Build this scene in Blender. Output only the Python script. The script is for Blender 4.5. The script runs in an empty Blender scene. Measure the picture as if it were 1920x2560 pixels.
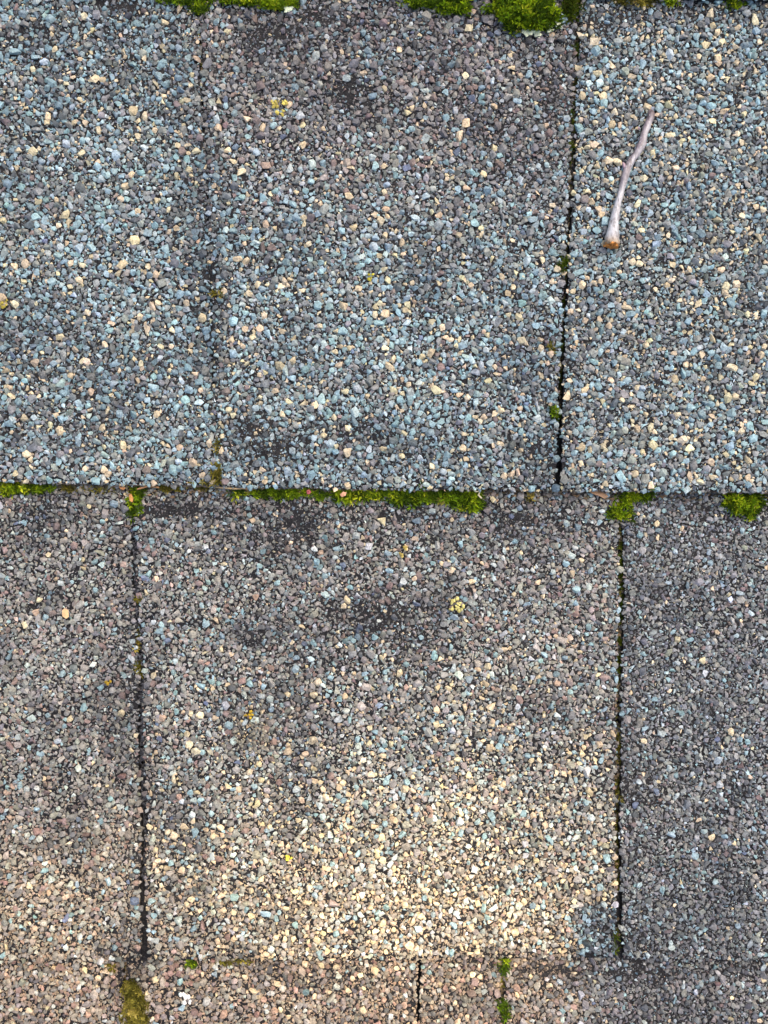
import bpy, bmesh, math, random
import numpy as np
from mathutils import Vector, Matrix

rng = np.random.default_rng(11)
random.seed(11)
C = bpy.context.scene.collection
SC = bpy.context.scene

# ------------------------------------------------------------------ camera, sky, sun, exposure
H = 0.22                    # the phone is held 22 cm above the shingles
S = 0.0001                  # metres per photo pixel on the z = 0 plane (one shingle course shows about 12 cm)
cam_d = bpy.data.cameras.new('camera')
cam = bpy.data.objects.new('camera', cam_d)
C.objects.link(cam)
cam.location = (0, 0, H)
cam_d.sensor_fit = 'VERTICAL'
cam_d.sensor_height = 36
cam_d.lens = 36 * H / 0.256
cam_d.clip_start = 0.005
cam_d.clip_end = 100
SC.camera = cam

EL, AZ = math.radians(57), math.radians(38)      # sun: height above the roof plane, clockwise from +Y (up the picture)
SUN = Vector((math.cos(EL) * math.sin(AZ), math.cos(EL) * math.cos(AZ), math.sin(EL)))
w = bpy.data.worlds.new('World')
SC.world = w
w.use_nodes = True
wn, wl = w.node_tree.nodes, w.node_tree.links
bg = wn['Background']
sky = wn.new('ShaderNodeTexSky')
sky.sky_type = 'NISHITA'
sky.sun_disc = False
sky.sun_elevation = EL
sky.sun_rotation = AZ
sky.dust_density = 7.0
sky.ozone_density = 0.4
wl.new(sky.outputs[0], bg.inputs[0])
bg.inputs[1].default_value = 0.13
sl = bpy.data.lights.new('sun', 'SUN')
sl.energy = 2.5
sl.angle = math.radians(0.53)
sl.color = (1.0, 0.79, 0.53)
so = bpy.data.objects.new('sun', sl)
C.objects.link(so)
so.rotation_euler = SUN.to_track_quat('Z', 'Y').to_euler()
so.location = SUN * 5
SC.view_settings.view_transform = 'Standard'
SC.view_settings.look = 'None'
SC.view_settings.exposure = 1.42
SC.view_settings.gamma = 1
SC.view_settings.use_curve_mapping = False
SC.render.film_transparent = False


# ------------------------------------------------------------------ helpers
def W(px, py, z=0.0):
    """photo pixel -> world point at height z"""
    k = S * (H - z) / H
    return ((px - 960) * k, (1280 - py) * k, z)


def hash2(ix, iy, seed):
    n = (ix.astype(np.int64) * 374761393 + iy.astype(np.int64) * 668265263 + seed * 1442695041) & 0xffffffff
    n = ((n ^ (n >> 13)) * 1274126177) & 0xffffffff
    return ((n ^ (n >> 16)) & 0xffffff) / float(0xffffff)


def vnoise(x, y, seed=0):
    x, y = np.asarray(x, float), np.asarray(y, float)
    ix, iy = np.floor(x), np.floor(y)
    fx, fy = x - ix, y - iy
    fx, fy = fx * fx * (3 - 2 * fx), fy * fy * (3 - 2 * fy)
    a, b = hash2(ix, iy, seed), hash2(ix + 1, iy, seed)
    c, d = hash2(ix, iy + 1, seed), hash2(ix + 1, iy + 1, seed)
    return (a * (1 - fx) + b * fx) * (1 - fy) + (c * (1 - fx) + d * fx) * fy


def fbm(x, y, s, seed=0, oct=3):
    t, a, n = 0, 1.0, 0
    x, y = np.asarray(x, float) / s, np.asarray(y, float) / s
    for k in range(oct):
        t = t + a * vnoise(x, y, seed + k * 17)
        n += a
        a *= 0.5
        x, y = x * 2.03, y * 2.03
    return t / n


def sstep(a, b, x):
    t = np.clip((np.asarray(x, float) - a) / (b - a), 0, 1)
    return t * t * (3 - 2 * t)


def mesh_np(name, V, loops, counts, mat, origin=(0, 0, 0), parent=None, color=None, smooth=False):
    V = np.asarray(V, np.float64) - np.asarray(origin)
    me = bpy.data.meshes.new(name)
    me.vertices.add(len(V))
    me.vertices.foreach_set('co', V.astype(np.float32).ravel())
    loops = np.asarray(loops, np.int32)
    counts = np.asarray(counts, np.int32)
    me.loops.add(len(loops))
    me.loops.foreach_set('vertex_index', loops)
    me.polygons.add(len(counts))
    st = np.concatenate([[0], np.cumsum(counts)[:-1]]).astype(np.int32)
    me.polygons.foreach_set('loop_start', st)
    try:
        me.polygons.foreach_set('loop_total', counts)
    except Exception:
        pass
    me.polygons.foreach_set('use_smooth', np.full(len(counts), smooth, bool))
    if color is not None:
        at = me.color_attributes.new('tint', 'FLOAT_COLOR', 'POINT')
        c = np.ones((len(V), 4), np.float32)
        c[:, :3] = color
        at.data.foreach_set('color', c.ravel())
    me.update(calc_edges=True)
    me.validate()
    me.materials.append(mat)
    o = bpy.data.objects.new(name, me)
    C.objects.link(o)
    if parent is not None:
        o.parent = parent
        o.location = Vector(origin) - wloc(parent)
    else:
        o.location = origin
    return o


def wloc(o):
    v = Vector(o.location)
    while o.parent:
        o = o.parent
        v = v + Vector(o.location)
    return v


def mesh_py(name, V, F, mat, **k):
    return mesh_np(name, V, [i for f in F for i in f], [len(f) for f in F], mat, **k)


def tag(o, label=None, cat=None, group=None, kind=None):
    if label:
        o['label'] = label
    if cat:
        o['category'] = cat
    if group:
        o['group'] = group
    if kind:
        o['kind'] = kind
    return o


# ------------------------------------------------------------------ materials
def mat(name):
    m = bpy.data.materials.new(name)
    m.use_nodes = True
    nt = m.node_tree
    return m, nt.nodes, nt.links, nt.nodes['Principled BSDF']


def math_node(n, l, op, a, b=None):
    x = n.new('ShaderNodeMath')
    x.operation = op
    for i, v in enumerate((a, b)):
        if v is None:
            continue
        if isinstance(v, (int, float)):
            x.inputs[i].default_value = v
        else:
            l.new(v, x.inputs[i])
    return x.outputs[0]


def noise_node(n, l, scale, detail=3, vec=None, rough=0.55):
    t = n.new('ShaderNodeTexNoise')
    t.inputs['Scale'].default_value = scale
    t.inputs['Detail'].default_value = detail
    t.inputs['Roughness'].default_value = rough
    if vec is not None:
        l.new(vec, t.inputs['Vector'])
    return t


def ramp_node(n, l, fac, stops):
    r = n.new('ShaderNodeValToRGB')
    e = r.color_ramp.elements
    while len(e) < len(stops):
        e.new(0.5)
    for k, (p, c) in enumerate(stops):
        e[k].position = p
        e[k].color = (*c, 1)
    l.new(fac, r.inputs[0])
    return r.outputs[0]


def mix_rgb(n, l, blend, fac, a, b):
    x = n.new('ShaderNodeMix')
    x.data_type = 'RGBA'
    x.blend_type = blend
    for sock, v in ((x.inputs[0], fac), (x.inputs[6], a), (x.inputs[7], b)):
        if isinstance(v, (int, float)):
            sock.default_value = v
        elif isinstance(v, tuple):
            sock.default_value = (*v, 1)
        else:
            l.new(v, sock)
    return x.outputs[2]


def stone_material(name, use_object_color):
    """crushed stone: its own colour, mineral speckle, pitted relief"""
    m, n, l, b = mat(name)
    if use_object_color:
        src = n.new('ShaderNodeObjectInfo').outputs['Color']
    else:
        a = n.new('ShaderNodeAttribute')
        a.attribute_name = 'tint'
        src = a.outputs['Color']
    g = n.new('ShaderNodeNewGeometry')
    n1 = noise_node(n, l, 2600, 3, g.outputs['Position'], 0.7)
    n2 = noise_node(n, l, 900, 2, g.outputs['Position'])
    sp = ramp_node(n, l, n1.outputs[0], [(0.3, (0.45, 0.45, 0.45)), (0.5, (0.98, 0.98, 0.98)), (0.72, (1.35, 1.35, 1.35))])
    col = mix_rgb(n, l, 'MULTIPLY', 1.0, src, sp)
    sp2 = ramp_node(n, l, n2.outputs[0], [(0.3, (0.75, 0.73, 0.7)), (0.7, (1.15, 1.15, 1.15))])
    col = mix_rgb(n, l, 'MULTIPLY', 1.0, col, sp2)
    l.new(col, b.inputs['Base Color'])
    b.inputs['Roughness'].default_value = 0.62
    b.inputs['Specular IOR Level'].default_value = 0.35
    bp = n.new('ShaderNodeBump')
    bp.inputs['Strength'].default_value = 0.55
    bp.inputs['Distance'].default_value = 0.00012
    l.new(n1.outputs[0], bp.inputs['Height'])
    l.new(bp.outputs[0], b.inputs['Normal'])
    return m


STONE = stone_material('stone_granules', False)
STONE_ONE = stone_material('stone_granule', True)


def bitumen_material():
    """asphalt coat; past the modelled granules the material carries the granule look on"""
    m, n, l, b = mat('bitumen')
    g = n.new('ShaderNodeNewGeometry')
    P = g.outputs['Position']
    n1 = noise_node(n, l, 160, 4, P)
    n2 = noise_node(n, l, 3800, 2, P, 0.7)
    n3 = noise_node(n, l, 22, 3, P)
    base = ramp_node(n, l, n1.outputs[0], [(0.35, (0.006, 0.0065, 0.0085)), (0.6, (0.012, 0.0125, 0.015)), (0.8, (0.024, 0.023, 0.023))])
    speck = ramp_node(n, l, n2.outputs[0], [(0.6, (0, 0, 0)), (0.76, (1, 1, 1))])
    base = mix_rgb(n, l, 'MIX', math_node(n, l, 'MULTIPLY', speck, 0.5), base, (0.12, 0.12, 0.125))
    dust = ramp_node(n, l, n3.outputs[0], [(0.35, (0, 0, 0)), (0.75, (1, 1, 1))])
    base = mix_rgb(n, l, 'MIX', math_node(n, l, 'MULTIPLY', dust, 0.16), base, (0.06, 0.05, 0.038))
    # granule cells beyond the modelled zone
    sep = n.new('ShaderNodeSeparateXYZ')
    l.new(P, sep.inputs[0])
    ax = math_node(n, l, 'ABSOLUTE', sep.outputs[0])
    ay = math_node(n, l, 'ABSOLUTE', sep.outputs[1])
    far = math_node(n, l, 'MAXIMUM', math_node(n, l, 'GREATER_THAN', ax, 0.134), math_node(n, l, 'GREATER_THAN', ay, 0.166))
    vo = n.new('ShaderNodeTexVoronoi')
    vo.inputs['Scale'].default_value = 640
    l.new(P, vo.inputs['Vector'])
    cell = n.new('ShaderNodeSeparateColor')
    l.new(vo.outputs['Color'], cell.inputs[0])
    cc = ramp_node(n, l, cell.outputs[0], [(0.0, (0.07, 0.072, 0.08)), (0.3, (0.17, 0.165, 0.16)), (0.62, (0.2, 0.2, 0.19)),
                                           (0.72, (0.2, 0.12, 0.11)), (0.84, (0.22, 0.32, 0.35)), (0.94, (0.55, 0.43, 0.26))])
    edge = ramp_node(n, l, vo.outputs['Distance'], [(0.45, (1, 1, 1)), (0.7, (0, 0, 0))])
    gran = mix_rgb(n, l, 'MIX', edge, (0.02, 0.02, 0.022), cc)
    l.new(mix_rgb(n, l, 'MIX', far, base, gran), b.inputs['Base Color'])
    b.inputs['Roughness'].default_value = 0.55
    b.inputs['Specular IOR Level'].default_value = 0.12
    n4 = noise_node(n, l, 1100, 3, P, 0.6)
    h = math_node(n, l, 'ADD', math_node(n, l, 'ADD', math_node(n, l, 'MULTIPLY', n2.outputs[0], 0.4), math_node(n, l, 'MULTIPLY', n4.outputs[0], 1.6)), math_node(n, l, 'MULTIPLY', math_node(n, l, 'MULTIPLY', far, edge), 3.0))
    bp = n.new('ShaderNodeBump')
    bp.inputs['Strength'].default_value = 0.9
    bp.inputs['Distance'].default_value = 0.0004
    l.new(h, bp.inputs['Height'])
    l.new(bp.outputs[0], b.inputs['Normal'])
    return m


BITUMEN = bitumen_material()


def plant_material(name, rough=0.6, trans=0.25):
    m, n, l, b = mat(name)
    a = n.new('ShaderNodeAttribute')
    a.attribute_name = 'tint'
    l.new(a.outputs['Color'], b.inputs['Base Color'])
    b.inputs['Roughness'].default_value = rough
    b.inputs['Specular IOR Level'].default_value = 0.3
    tr = n.new('ShaderNodeBsdfTranslucent')
    l.new(a.outputs['Color'], tr.inputs[0])
    mx = n.new('ShaderNodeMixShader')
    mx.inputs[0].default_value = trans
    l.new(b.outputs[0], mx.inputs[1])
    l.new(tr.outputs[0], mx.inputs[2])
    l.new(mx.outputs[0], n['Material Output'].inputs[0])
    return m


MOSS = plant_material('moss', 0.55, 0.3)
LICHEN = plant_material('lichen', 0.85, 0.1)
DRY = plant_material('dry_litter', 0.7, 0.15)
ADDED_LEAF = plant_material('leaf', 0.5, 0.0)
FELT = plant_material('felt', 0.9, 0.0)


def bark_material():
    m, n, l, b = mat('grey_bark')
    tc = n.new('ShaderNodeNewGeometry')
    P = tc.outputs['Position']
    n1 = noise_node(n, l, 140, 4, P)
    mp = n.new('ShaderNodeMapping')
    mp.inputs['Scale'].default_value = (1, 0.25, 1)
    l.new(P, mp.inputs[0])
    n2 = noise_node(n, l, 1500, 3, mp.outputs[0], 0.65)
    a = n.new('ShaderNodeAttribute')
    a.attribute_name = 'tint'
    c = mix_rgb(n, l, 'MULTIPLY', 1.0, a.outputs['Color'], ramp_node(n, l, n1.outputs[0], [(0.3, (0.72, 0.66, 0.7)), (0.7, (1.2, 1.2, 1.22))]))
    c = mix_rgb(n, l, 'MULTIPLY', 1.0, c, ramp_node(n, l, n2.outputs[0], [(0.32, (0.38, 0.34, 0.32)), (0.52, (1, 1, 1)), (0.8, (1.25, 1.25, 1.25))]))
    l.new(c, b.inputs['Base Color'])
    b.inputs['Roughness'].default_value = 0.45
    bp = n.new('ShaderNodeBump')
    bp.inputs['Strength'].default_value = 0.5
    bp.inputs['Distance'].default_value = 0.0002
    l.new(n2.outputs[0], bp.inputs['Height'])
    l.new(bp.outputs[0], b.inputs['Normal'])
    return m


BARK = bark_material()

# ------------------------------------------------------------------ the roof: courses of shingles
# every line is in photo pixels; a course runs from its lower edge up to the lower edge of the course above
LIP = {
    'Y': [(-4000, -1205), (6000, -1200)],
    'Z': [(-4000, -34), (0, -26), (500, -20), (1000, -16), (1430, -14), (1500, -8), (1920, -2), (6000, 2)],
    'A': [(-4000, 1196), (0, 1203), (300, 1208), (540, 1215), (900, 1220), (1400, 1224), (1700, 1227), (1920, 1229), (6000, 1236)],
    'B': [(-4000, 2402), (0, 2404), (250, 2408), (345, 2405), (352, 2400), (700, 2398), (1000, 2400), (1250, 2394), (1440, 2392), (1546, 2394),
          (1556, 2398), (1920, 2402), (6000, 2404)],
    'C': [(-4000, 3600), (6000, 3600)],
    'D': [(-4000, 4800), (6000, 4800)],
}
ORDER = ['Y', 'Z', 'A', 'B', 'C', 'D']
THICK = {'Y': 0.003, 'Z': 0.002, 'A': 0.0032, 'B': 0.0014, 'C': 0.0026, 'D': 0.0026}


def poly(pts, t):
    p = np.array(pts, float)
    return np.interp(t, p[:, 0], p[:, 1])


def lip(row, x):
    return poly(LIP[row], x)


def upper(row, x):
    k = ORDER.index(row)
    if k == 0:
        return lip('Y', x) - 1200
    return lip(ORDER[k - 1], x)


# joints: (y, x) polylines
JA1 = [(-60, 496), (0, 498), (250, 505), (420, 512), (640, 522), (900, 530), (1060, 538), (1240, 541)]
JA2 = [(-60, 1449), (50, 1446), (290, 1438), (405, 1433), (520, 1426), (640, 1420), (756, 1413), (880, 1408), (1000, 1403), (1180, 1397), (1240, 1396)]
JB1 = [(1200, 331), (1290, 332), (1400, 335), (1500, 340), (1600, 346), (1700, 352), (1800, 354), (1920, 356), (2100, 361), (2200, 357), (2350, 363), (2420, 365)]
JB2 = [(1200, 1552), (1300, 1551), (1480, 1555), (1630, 1550), (1750, 1546), (1850, 1549), (2050, 1545), (2170, 1546), (2300, 1548), (2420, 1552)]
JC1 = [(2380, 311), (2450, 313), (2560, 322), (3700, 330)]
JC2 = [(2380, 1048), (2450, 1048), (2560, 1045), (3700, 1040)]
JC3 = [(2380, 1252), (2450, 1254), (2560, 1257), (3700, 1262)]


def const(x):
    return [(-9000, x), (9000, x)]


# (course, left joint, left half gap, right joint, right half gap, extra height, label)
SH = [
    ('Y', const(-2200), 5, const(-300), 5, 0, None), ('Y', const(-300), 5, const(900), 5, 0, None),
    ('Y', const(900), 5, const(2100), 5, 0, None), ('Y', const(2100), 5, const(4100), 5, 0, None),
    ('Z', const(-2200), 5, const(-700), 5, 0, None), ('Z', const(-700), 5, const(640), 4, 0, None),
    ('Z', const(640), 4, const(1700), 4, 0, None), ('Z', const(1700), 4, const(4100), 4, 0.0002, None),
    ('A', const(-2200), 5, const(-700), 5, 0, None),
    ('A', const(-700), 5, JA1, 2, 0.0001, 'teal and tan speckled shingle in the upper course, left of the faint groove'),
    ('A', JA1, 2, JA2, 8, 0, 'shingle in the upper course between the faint groove and the dark joint'),
    ('A', JA2, 6, const(2250), 5, 0.0007, 'tan and teal speckled shingle under the fallen twig'),
    ('A', const(2250), 5, const(4100), 5, 0, None),
    ('B', const(-2200), 5, const(-860), 5, 0, None),
    ('B', const(-860), 5, JB1, 8, 0, 'plain grey shingle in the middle course, left of the open joint'),
    ('B', JB1, 7, JB2, 9, 0.0003, 'wide shingle in the middle course with a pale sunlit lower end'),
    ('B', JB2, 7, const(2790), 5, 0.0002, 'dark grey shingle in the middle course, right of the open joint'),
    ('B', const(2790), 5, const(4100), 5, 0, None),
    ('C', const(-2200), 5, const(-500), 5, 0, None),
    ('C', const(-500), 5, JC1, 6, 0, 'brownish shingle in the bottom course beside the olive moss cushion'),
    ('C', JC1, 6, JC2, 6, 0, 'brownish shingle in the bottom course between the olive moss and the thin dark joint'),
    ('C', JC2, 4, JC3, 5, 0.0001, 'narrow shingle in the bottom course between two joints'),
    ('C', JC3, 5, const(2360), 5, 0, 'shingle in the bottom course running into the dark corner'),
    ('C', const(2360), 5, const(4100), 5, 0, None),
    ('D', const(-2200), 5, const(600), 5, 0, None), ('D', const(600), 5, const(1700), 5, 0, None), ('D', const(1700), 5, const(4100), 5, 0, None),
]


def surf(k, x, y):
    """height of the top of shingle k at photo pixel x, y (arrays)"""
    row, jl, gl, jr, gr, dz, _ = SH[k]
    x, y = np.asarray(x, float), np.asarray(y, float)
    yb, yu = lip(row, x), upper(row, x)
    v = np.clip((yb - y) / (yb - yu), -0.05, 1.3)
    z = THICK[row] * (1 - v) + dz * np.clip(1.2 - v, 0, 1.2)
    z = z + (fbm(x, y, 420, 31 + k) - 0.5) * 0.0006
    dl, dr, db = x - poly(jl, y), poly(jr, y) - x, yb - y
    for d, rad, amt in ((dl, 26, 0.00045), (dr, 26, 0.00045), (db, 18, 0.0006)):
        t = np.clip(1 - d / rad, 0, 1.3)
        z = z - amt * t * t
    return z


def ragged(y, seed, amp):
    return (fbm(np.asarray(y, float), np.zeros(np.shape(y)), 38, seed, 4) - 0.5) * 2.6 * amp


def left_edge(k, y):
    return poly(SH[k][1], y) + SH[k][2] + ragged(y, 100 + k * 3, 2.8) + ragged(np.asarray(y, float) / 4, 600 + k, 2.5)


def right_edge(k, y):
    return poly(SH[k][3], y) - SH[k][4] + ragged(y, 101 + k * 3, 2.8) + ragged(np.asarray(y, float) / 4, 700 + k, 2.5)


def low_edge(k, x):
    return lip(SH[k][0], x) + ragged(x, 400 + ORDER.index(SH[k][0]) * 9 + k, 4.5)


V = [(-0.33, -0.37, -0.0032), (0.33, -0.37, -0.0032), (0.33, 0.4, -0.0032), (-0.33, 0.4, -0.0032)]
V += [(x, y, -0.02) for x, y, z in V]
roof = mesh_py('roof', V, [(0, 1, 2, 3), (7, 6, 5, 4), (0, 4, 5, 1), (1, 5, 6, 2), (2, 6, 7, 3), (3, 7, 4, 0)], BITUMEN)
tag(roof, 'weathered grey asphalt shingle roof with moss growing along its joints', kind='structure')

shingles = []
for k, (row, jl, gl, jr, gr, dz, label) in enumerate(SH):
    xc = (np.clip(poly(jl, 1280), -2200, 4100) + np.clip(poly(jr, 1280), -2200, 4100)) / 2
    big = row in 'ZABC' and poly(jl, 0) < 2000 and poly(jr, 0) > -100
    nu, nv = (64, 72) if big else (24, 16)
    yt0, yb0 = float(upper(row, xc)) - 190, float(lip(row, xc))
    tv = np.linspace(0, 1, nv + 1) ** 0.8
    tu = (1 - np.cos(np.linspace(0, math.pi, nu + 1))) / 2 * 0.5 + np.linspace(0, 1, nu + 1) * 0.5
    X = np.zeros((nv + 1, nu + 1))
    Y = np.zeros_like(X)
    for i, t in enumerate(tv):
        y0 = yt0 + (yb0 - yt0) * t
        xl, xr = float(left_edge(k, y0)), float(right_edge(k, y0))
        xs = xl + (xr - xl) * tu
        ylow = low_edge(k, xs)
        Y[i] = y0 + (ylow - yb0) * t
        X[i] = xs
    Z = surf(k, X, Y) + (fbm(X, Y, 14, 77 + k, 2) - 0.5) * 0.00018
    kx = S * (H - Z) / H
    top = np.stack([(X - 960) * kx, (1280 - Y) * kx, Z], -1).reshape(-1, 3)
    n0 = len(top)
    idx = np.arange(n0).reshape(nv + 1, nu + 1)
    quads = np.stack([idx[:-1, :-1], idx[1:, :-1], idx[1:, 1:], idx[:-1, 1:]], -1).reshape(-1, 4)
    ring = np.concatenate([idx[0, :], idx[1:, -1], idx[-1, -2::-1], idx[-2:0:-1, 0]])
    low = top[ring].copy()
    low[:, 2] -= 0.0024
    low[:, 2] = np.maximum(low[:, 2], -0.0031)
    r2 = n0 + np.arange(len(ring))
    nx = np.roll(np.arange(len(ring)), -1)
    side = np.stack([ring, ring[nx], r2[nx], r2], -1)
    allv = np.concatenate([top, low])
    q = np.concatenate([quads, side])
    loops = np.concatenate([q.ravel(), r2[::-1]])
    counts = np.concatenate([np.full(len(q), 4), [len(r2)]])
    oy = float(np.mean(top[:, 1]))
    ox = float(np.mean(top[:, 0]))
    s = mesh_np('shingle', allv, loops, counts, BITUMEN, origin=(ox, oy, 0.0), parent=roof)
    if label:
        s['label'] = label
    shingles.append(s)
    if big and row in 'ZA':
        # torn fibrous edge of the felt, showing under the granule coat along the lower lip
        xa, xb = max(float(left_edge(k, yb0)), -330) + 3, min(float(right_edge(k, yb0)), 2250) - 3
        fx = np.arange(xa, xb, 5.0)
        out = (3.0 if row == 'A' else 1.5) + (fbm(fx, fx * 0, 60, 900 + k, 2) - .5) * 8 + rng.normal(0, 1.3, len(fx)) + 4 * (rng.random(len(fx)) < .06)
        fy = low_edge(k, fx)
        zt = surf(k, fx, fy) - 0.0006
        rows_ = [np.stack(W(fx, fy - 6, zt), -1), np.stack(W(fx, fy + out, zt - 0.0002 + rng.normal(0, .00012, len(fx))), -1),
                 np.stack(W(fx, fy + out - 1, zt - 0.0008), -1), np.stack(W(fx, fy - 6, zt - 0.0008), -1)]
        nn = len(fx)
        fv = np.concatenate(rows_)
        ff = []
        for r in range(4):
            for i in range(nn - 1):
                a, b = r * nn + i, ((r + 1) % 4) * nn + i
                ff.append((a, b, b + 1, a + 1))
        fc = np.array((.11, .085, .06))[None] * np.exp(rng.normal(0, .35, (len(fv), 1))) * np.where(rng.random((len(fv), 1)) < .1, 2.4, 1.0)
        mesh_py('felt_edge', fv, ff, FELT, origin=(float(fv[:, 0].mean()), float(fv[:, 1].mean()), 0), parent=s, color=fc)

# ------------------------------------------------------------------ granules
TEAL, PALE, TAN, GREY, DARK, MAROON, PINK, BLUE = range(8)
PAL = np.array([(0.215, 0.305, 0.322), (0.32, 0.365, 0.375), (0.50, 0.405, 0.26), (0.215, 0.21, 0.20), (0.115, 0.118, 0.123),
                (0.185, 0.138, 0.128), (0.30, 0.225, 0.19), (0.11, 0.135, 0.19)])
MIXES = {
    'AL': (.32, .08, .10, .30, .18, .02, .00, .005),
    'AMt': (.10, .08, .04, .43, .25, .09, .01, .01),
    'AMb': (.29, .13, .10, .30, .16, .02, .00, .005),
    'AR': (.26, .08, .14, .32, .19, .01, .00, .00),
    'BL': (.06, .06, .02, .56, .19, .08, .02, .005),
    'BMt': (.09, .07, .03, .51, .20, .08, .015, .01),
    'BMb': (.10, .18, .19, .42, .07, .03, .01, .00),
    'BR': (.07, .06, .015, .47, .34, .04, .00, .005),
    'CORNER': (.30, .05, .03, .30, .30, .02, .00, .00),  # shaded corner of the wide shingle, painted as a darker stone mix
    'C': (.02, .06, .06, .52, .15, .11, .08, .00),
}
MIXES = {a: np.array(b) / sum(b) for a, b in MIXES.items()}


def mix_at(row, x, y):
    if row in 'ZY':
        return MIXES['AL']
    if row == 'A':
        if x < poly(JA1, y):
            t = float(sstep(420, 540, x)) * float(1 - sstep(350, 600, y))
            return MIXES['AL'] * (1 - t) + MIXES['AMt'] * t
        if x < poly(JA2, y):
            t = float(sstep(250, 720, y + (fbm(x, y, 260, 5) - .5) * 500))
            return MIXES['AMt'] * (1 - t) + MIXES['AMb'] * t
        return MIXES['AR']
    if row == 'B':
        if x < poly(JB1, y):
            return MIXES['BL']
        if x < poly(JB2, y):
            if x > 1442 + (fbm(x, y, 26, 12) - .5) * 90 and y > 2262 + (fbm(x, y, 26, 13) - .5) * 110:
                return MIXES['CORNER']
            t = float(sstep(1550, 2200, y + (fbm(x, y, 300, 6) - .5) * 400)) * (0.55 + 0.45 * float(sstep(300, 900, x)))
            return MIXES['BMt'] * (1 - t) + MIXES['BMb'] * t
        return MIXES['BR']
    t = float(sstep(1250, 1600, x))
    return MIXES['C'] * (1 - t) + MIXES['BR'] * t


# worn spots where the coat shows: x, y, rx, ry, strength
BARE = [(310, 15, 90, 30, 1), (90, 80, 90, 40, .8), (30, 100, 60, 50, .6), (230, 70, 80, 26, .7), (640, 60, 60, 50, .7), (700, 95, 90, 45, 1), (790, 40, 110, 34, .9),
        (870, 240, 70, 45, 1), (930, 270, 70, 40, .6), (820, 200, 60, 40, .6), (525, 690, 22, 90, 1), (515, 480, 12, 120, .7), (505, 250, 12, 160, .7),
        (535, 860, 12, 200, .7), (560, 590, 60, 40, .4), (620, 1070, 70, 28, 1), (690, 1130, 90, 40, 1), (930, 1080, 90, 28, .9), (1120, 1100, 60, 30, .5),
        (1340, 1125, 70, 50, .9), (1290, 740, 60, 40, .5), (1110, 640, 60, 40, .4), (1230, 300, 70, 60, .6), (1300, 420, 90, 40, .6), (1150, 280, 60, 40, .4),
        (1390, 240, 40, 110, .7), (1480, 60, 60, 50, .9), (1560, 35, 70, 24, .8), (1750, 30, 120, 20, .8), (1880, 40, 60, 26, .6), (1200, 60, 60, 50, .7), (1330, 110, 100, 26, .6),
        (450, 1190, 90, 14, .8), (250, 1200, 120, 12, .7), (1380, 1180, 40, 50, .8), (1420, 1060, 16, 60, .6), (960, 1205, 300, 12, .6), (1650, 1215, 240, 10, .5),
        (110, 1275, 80, 40, .8), (70, 1330, 60, 40, .5), (430, 1275, 90, 30, 1), (590, 1280, 80, 26, .8), (760, 1310, 90, 60, 1), (700, 1350, 60, 50, .7),
        (1000, 1290, 120, 26, .8), (1260, 1310, 80, 40, .9), (1390, 1300, 70, 40, .8), (1340, 1390, 50, 40, .5), (1180, 1265, 90, 16, .9), (1730, 1265, 70, 18, .8),
        (930, 1545, 100, 50, 1), (850, 1530, 60, 40, .7), (1020, 1590, 60, 40, .7), (800, 1640, 60, 40, .5), (640, 1590, 50, 36, .8), (345, 1720, 26, 90, .8), (360, 1580, 30, 60, .5),
        (370, 1960, 22, 90, .6), (1550, 1700, 16, 120, .4), (1270, 1720, 60, 40, .4), (980, 2080, 60, 60, .4), (1080, 2170, 40, 60, .4), (330, 2390, 50, 30, .9),
        (1510, 2300, 40, 100, .6), (1600, 2340, 40, 50, .6), (1370, 2425, 130, 28, .9), (1620, 2425, 130, 32, .9), (1800, 2420, 120, 20, .6), (1150, 2410, 90, 14, .7),
        (640, 2412, 240, 12, .6), (880, 2440, 80, 26, .6), (1030, 2490, 20, 80, .6), (310, 2440, 22, 40, .9), (120, 2416, 120, 12, .6), (1790, 1500, 80, 50, .2),
        (1620, 2000, 40, 60, .5), (1580, 1980, 30, 40, .7), (1700, 2160, 40, 30, .4), (190, 1420, 50, 20, .3)]


def bare_at(x, y):
    b = np.zeros_like(x)
    nz = fbm(x, y, 34, 3, 3)
    for bx, by, rx, ry, s in BARE:
        if by > 1180 and by < 1220 or ry == 12 and rx > 100:
            continue
        d = np.sqrt(((x - bx) / rx) ** 2 + ((y - by) / ry) ** 2)
        b = np.maximum(b, s * (1 - sstep(0.35, 1.25, d + (nz - 0.5) * 1.5)))
    gen = sstep(0.56, 0.72, fbm(x, y, 46, 9, 3))
    return np.clip(np.maximum(b, gen * 0.5), 0, 1)


def granule_templates(n, pts, seed):
    r = np.random.default_rng(seed)
    out = []
    while len(out) < n:
        p = r.normal(size=(pts, 3))
        p /= np.linalg.norm(p, axis=1)[:, None]
        p *= r.uniform(0.9, 1.05, (pts, 1))
        bm = bmesh.new()
        vs = [bm.verts.new(q) for q in p]
        res = bmesh.ops.convex_hull(bm, input=vs)
        loose = [v for v in bm.verts if not v.link_faces]
        bmesh.ops.delete(bm, geom=loose, context='VERTS')
        bmesh.ops.triangulate(bm, faces=bm.faces[:])
        bm.verts.index_update()
        v = np.array([q.co[:] for q in bm.verts])
        f = np.array([[q.index for q in g.verts] for g in bm.faces])
        bm.free()
        if len(f) >= 2 * pts - 6:
            ext = np.abs(v[:, :2]).max(0)
            out.append((v / np.array([ext[0], ext[1], 1.0]), f))
    return out


BIGT = granule_templates(30, 15, 5)
MIDT = granule_templates(24, 10, 7)
SMALLT = granule_templates(12, 6, 6)

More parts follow.
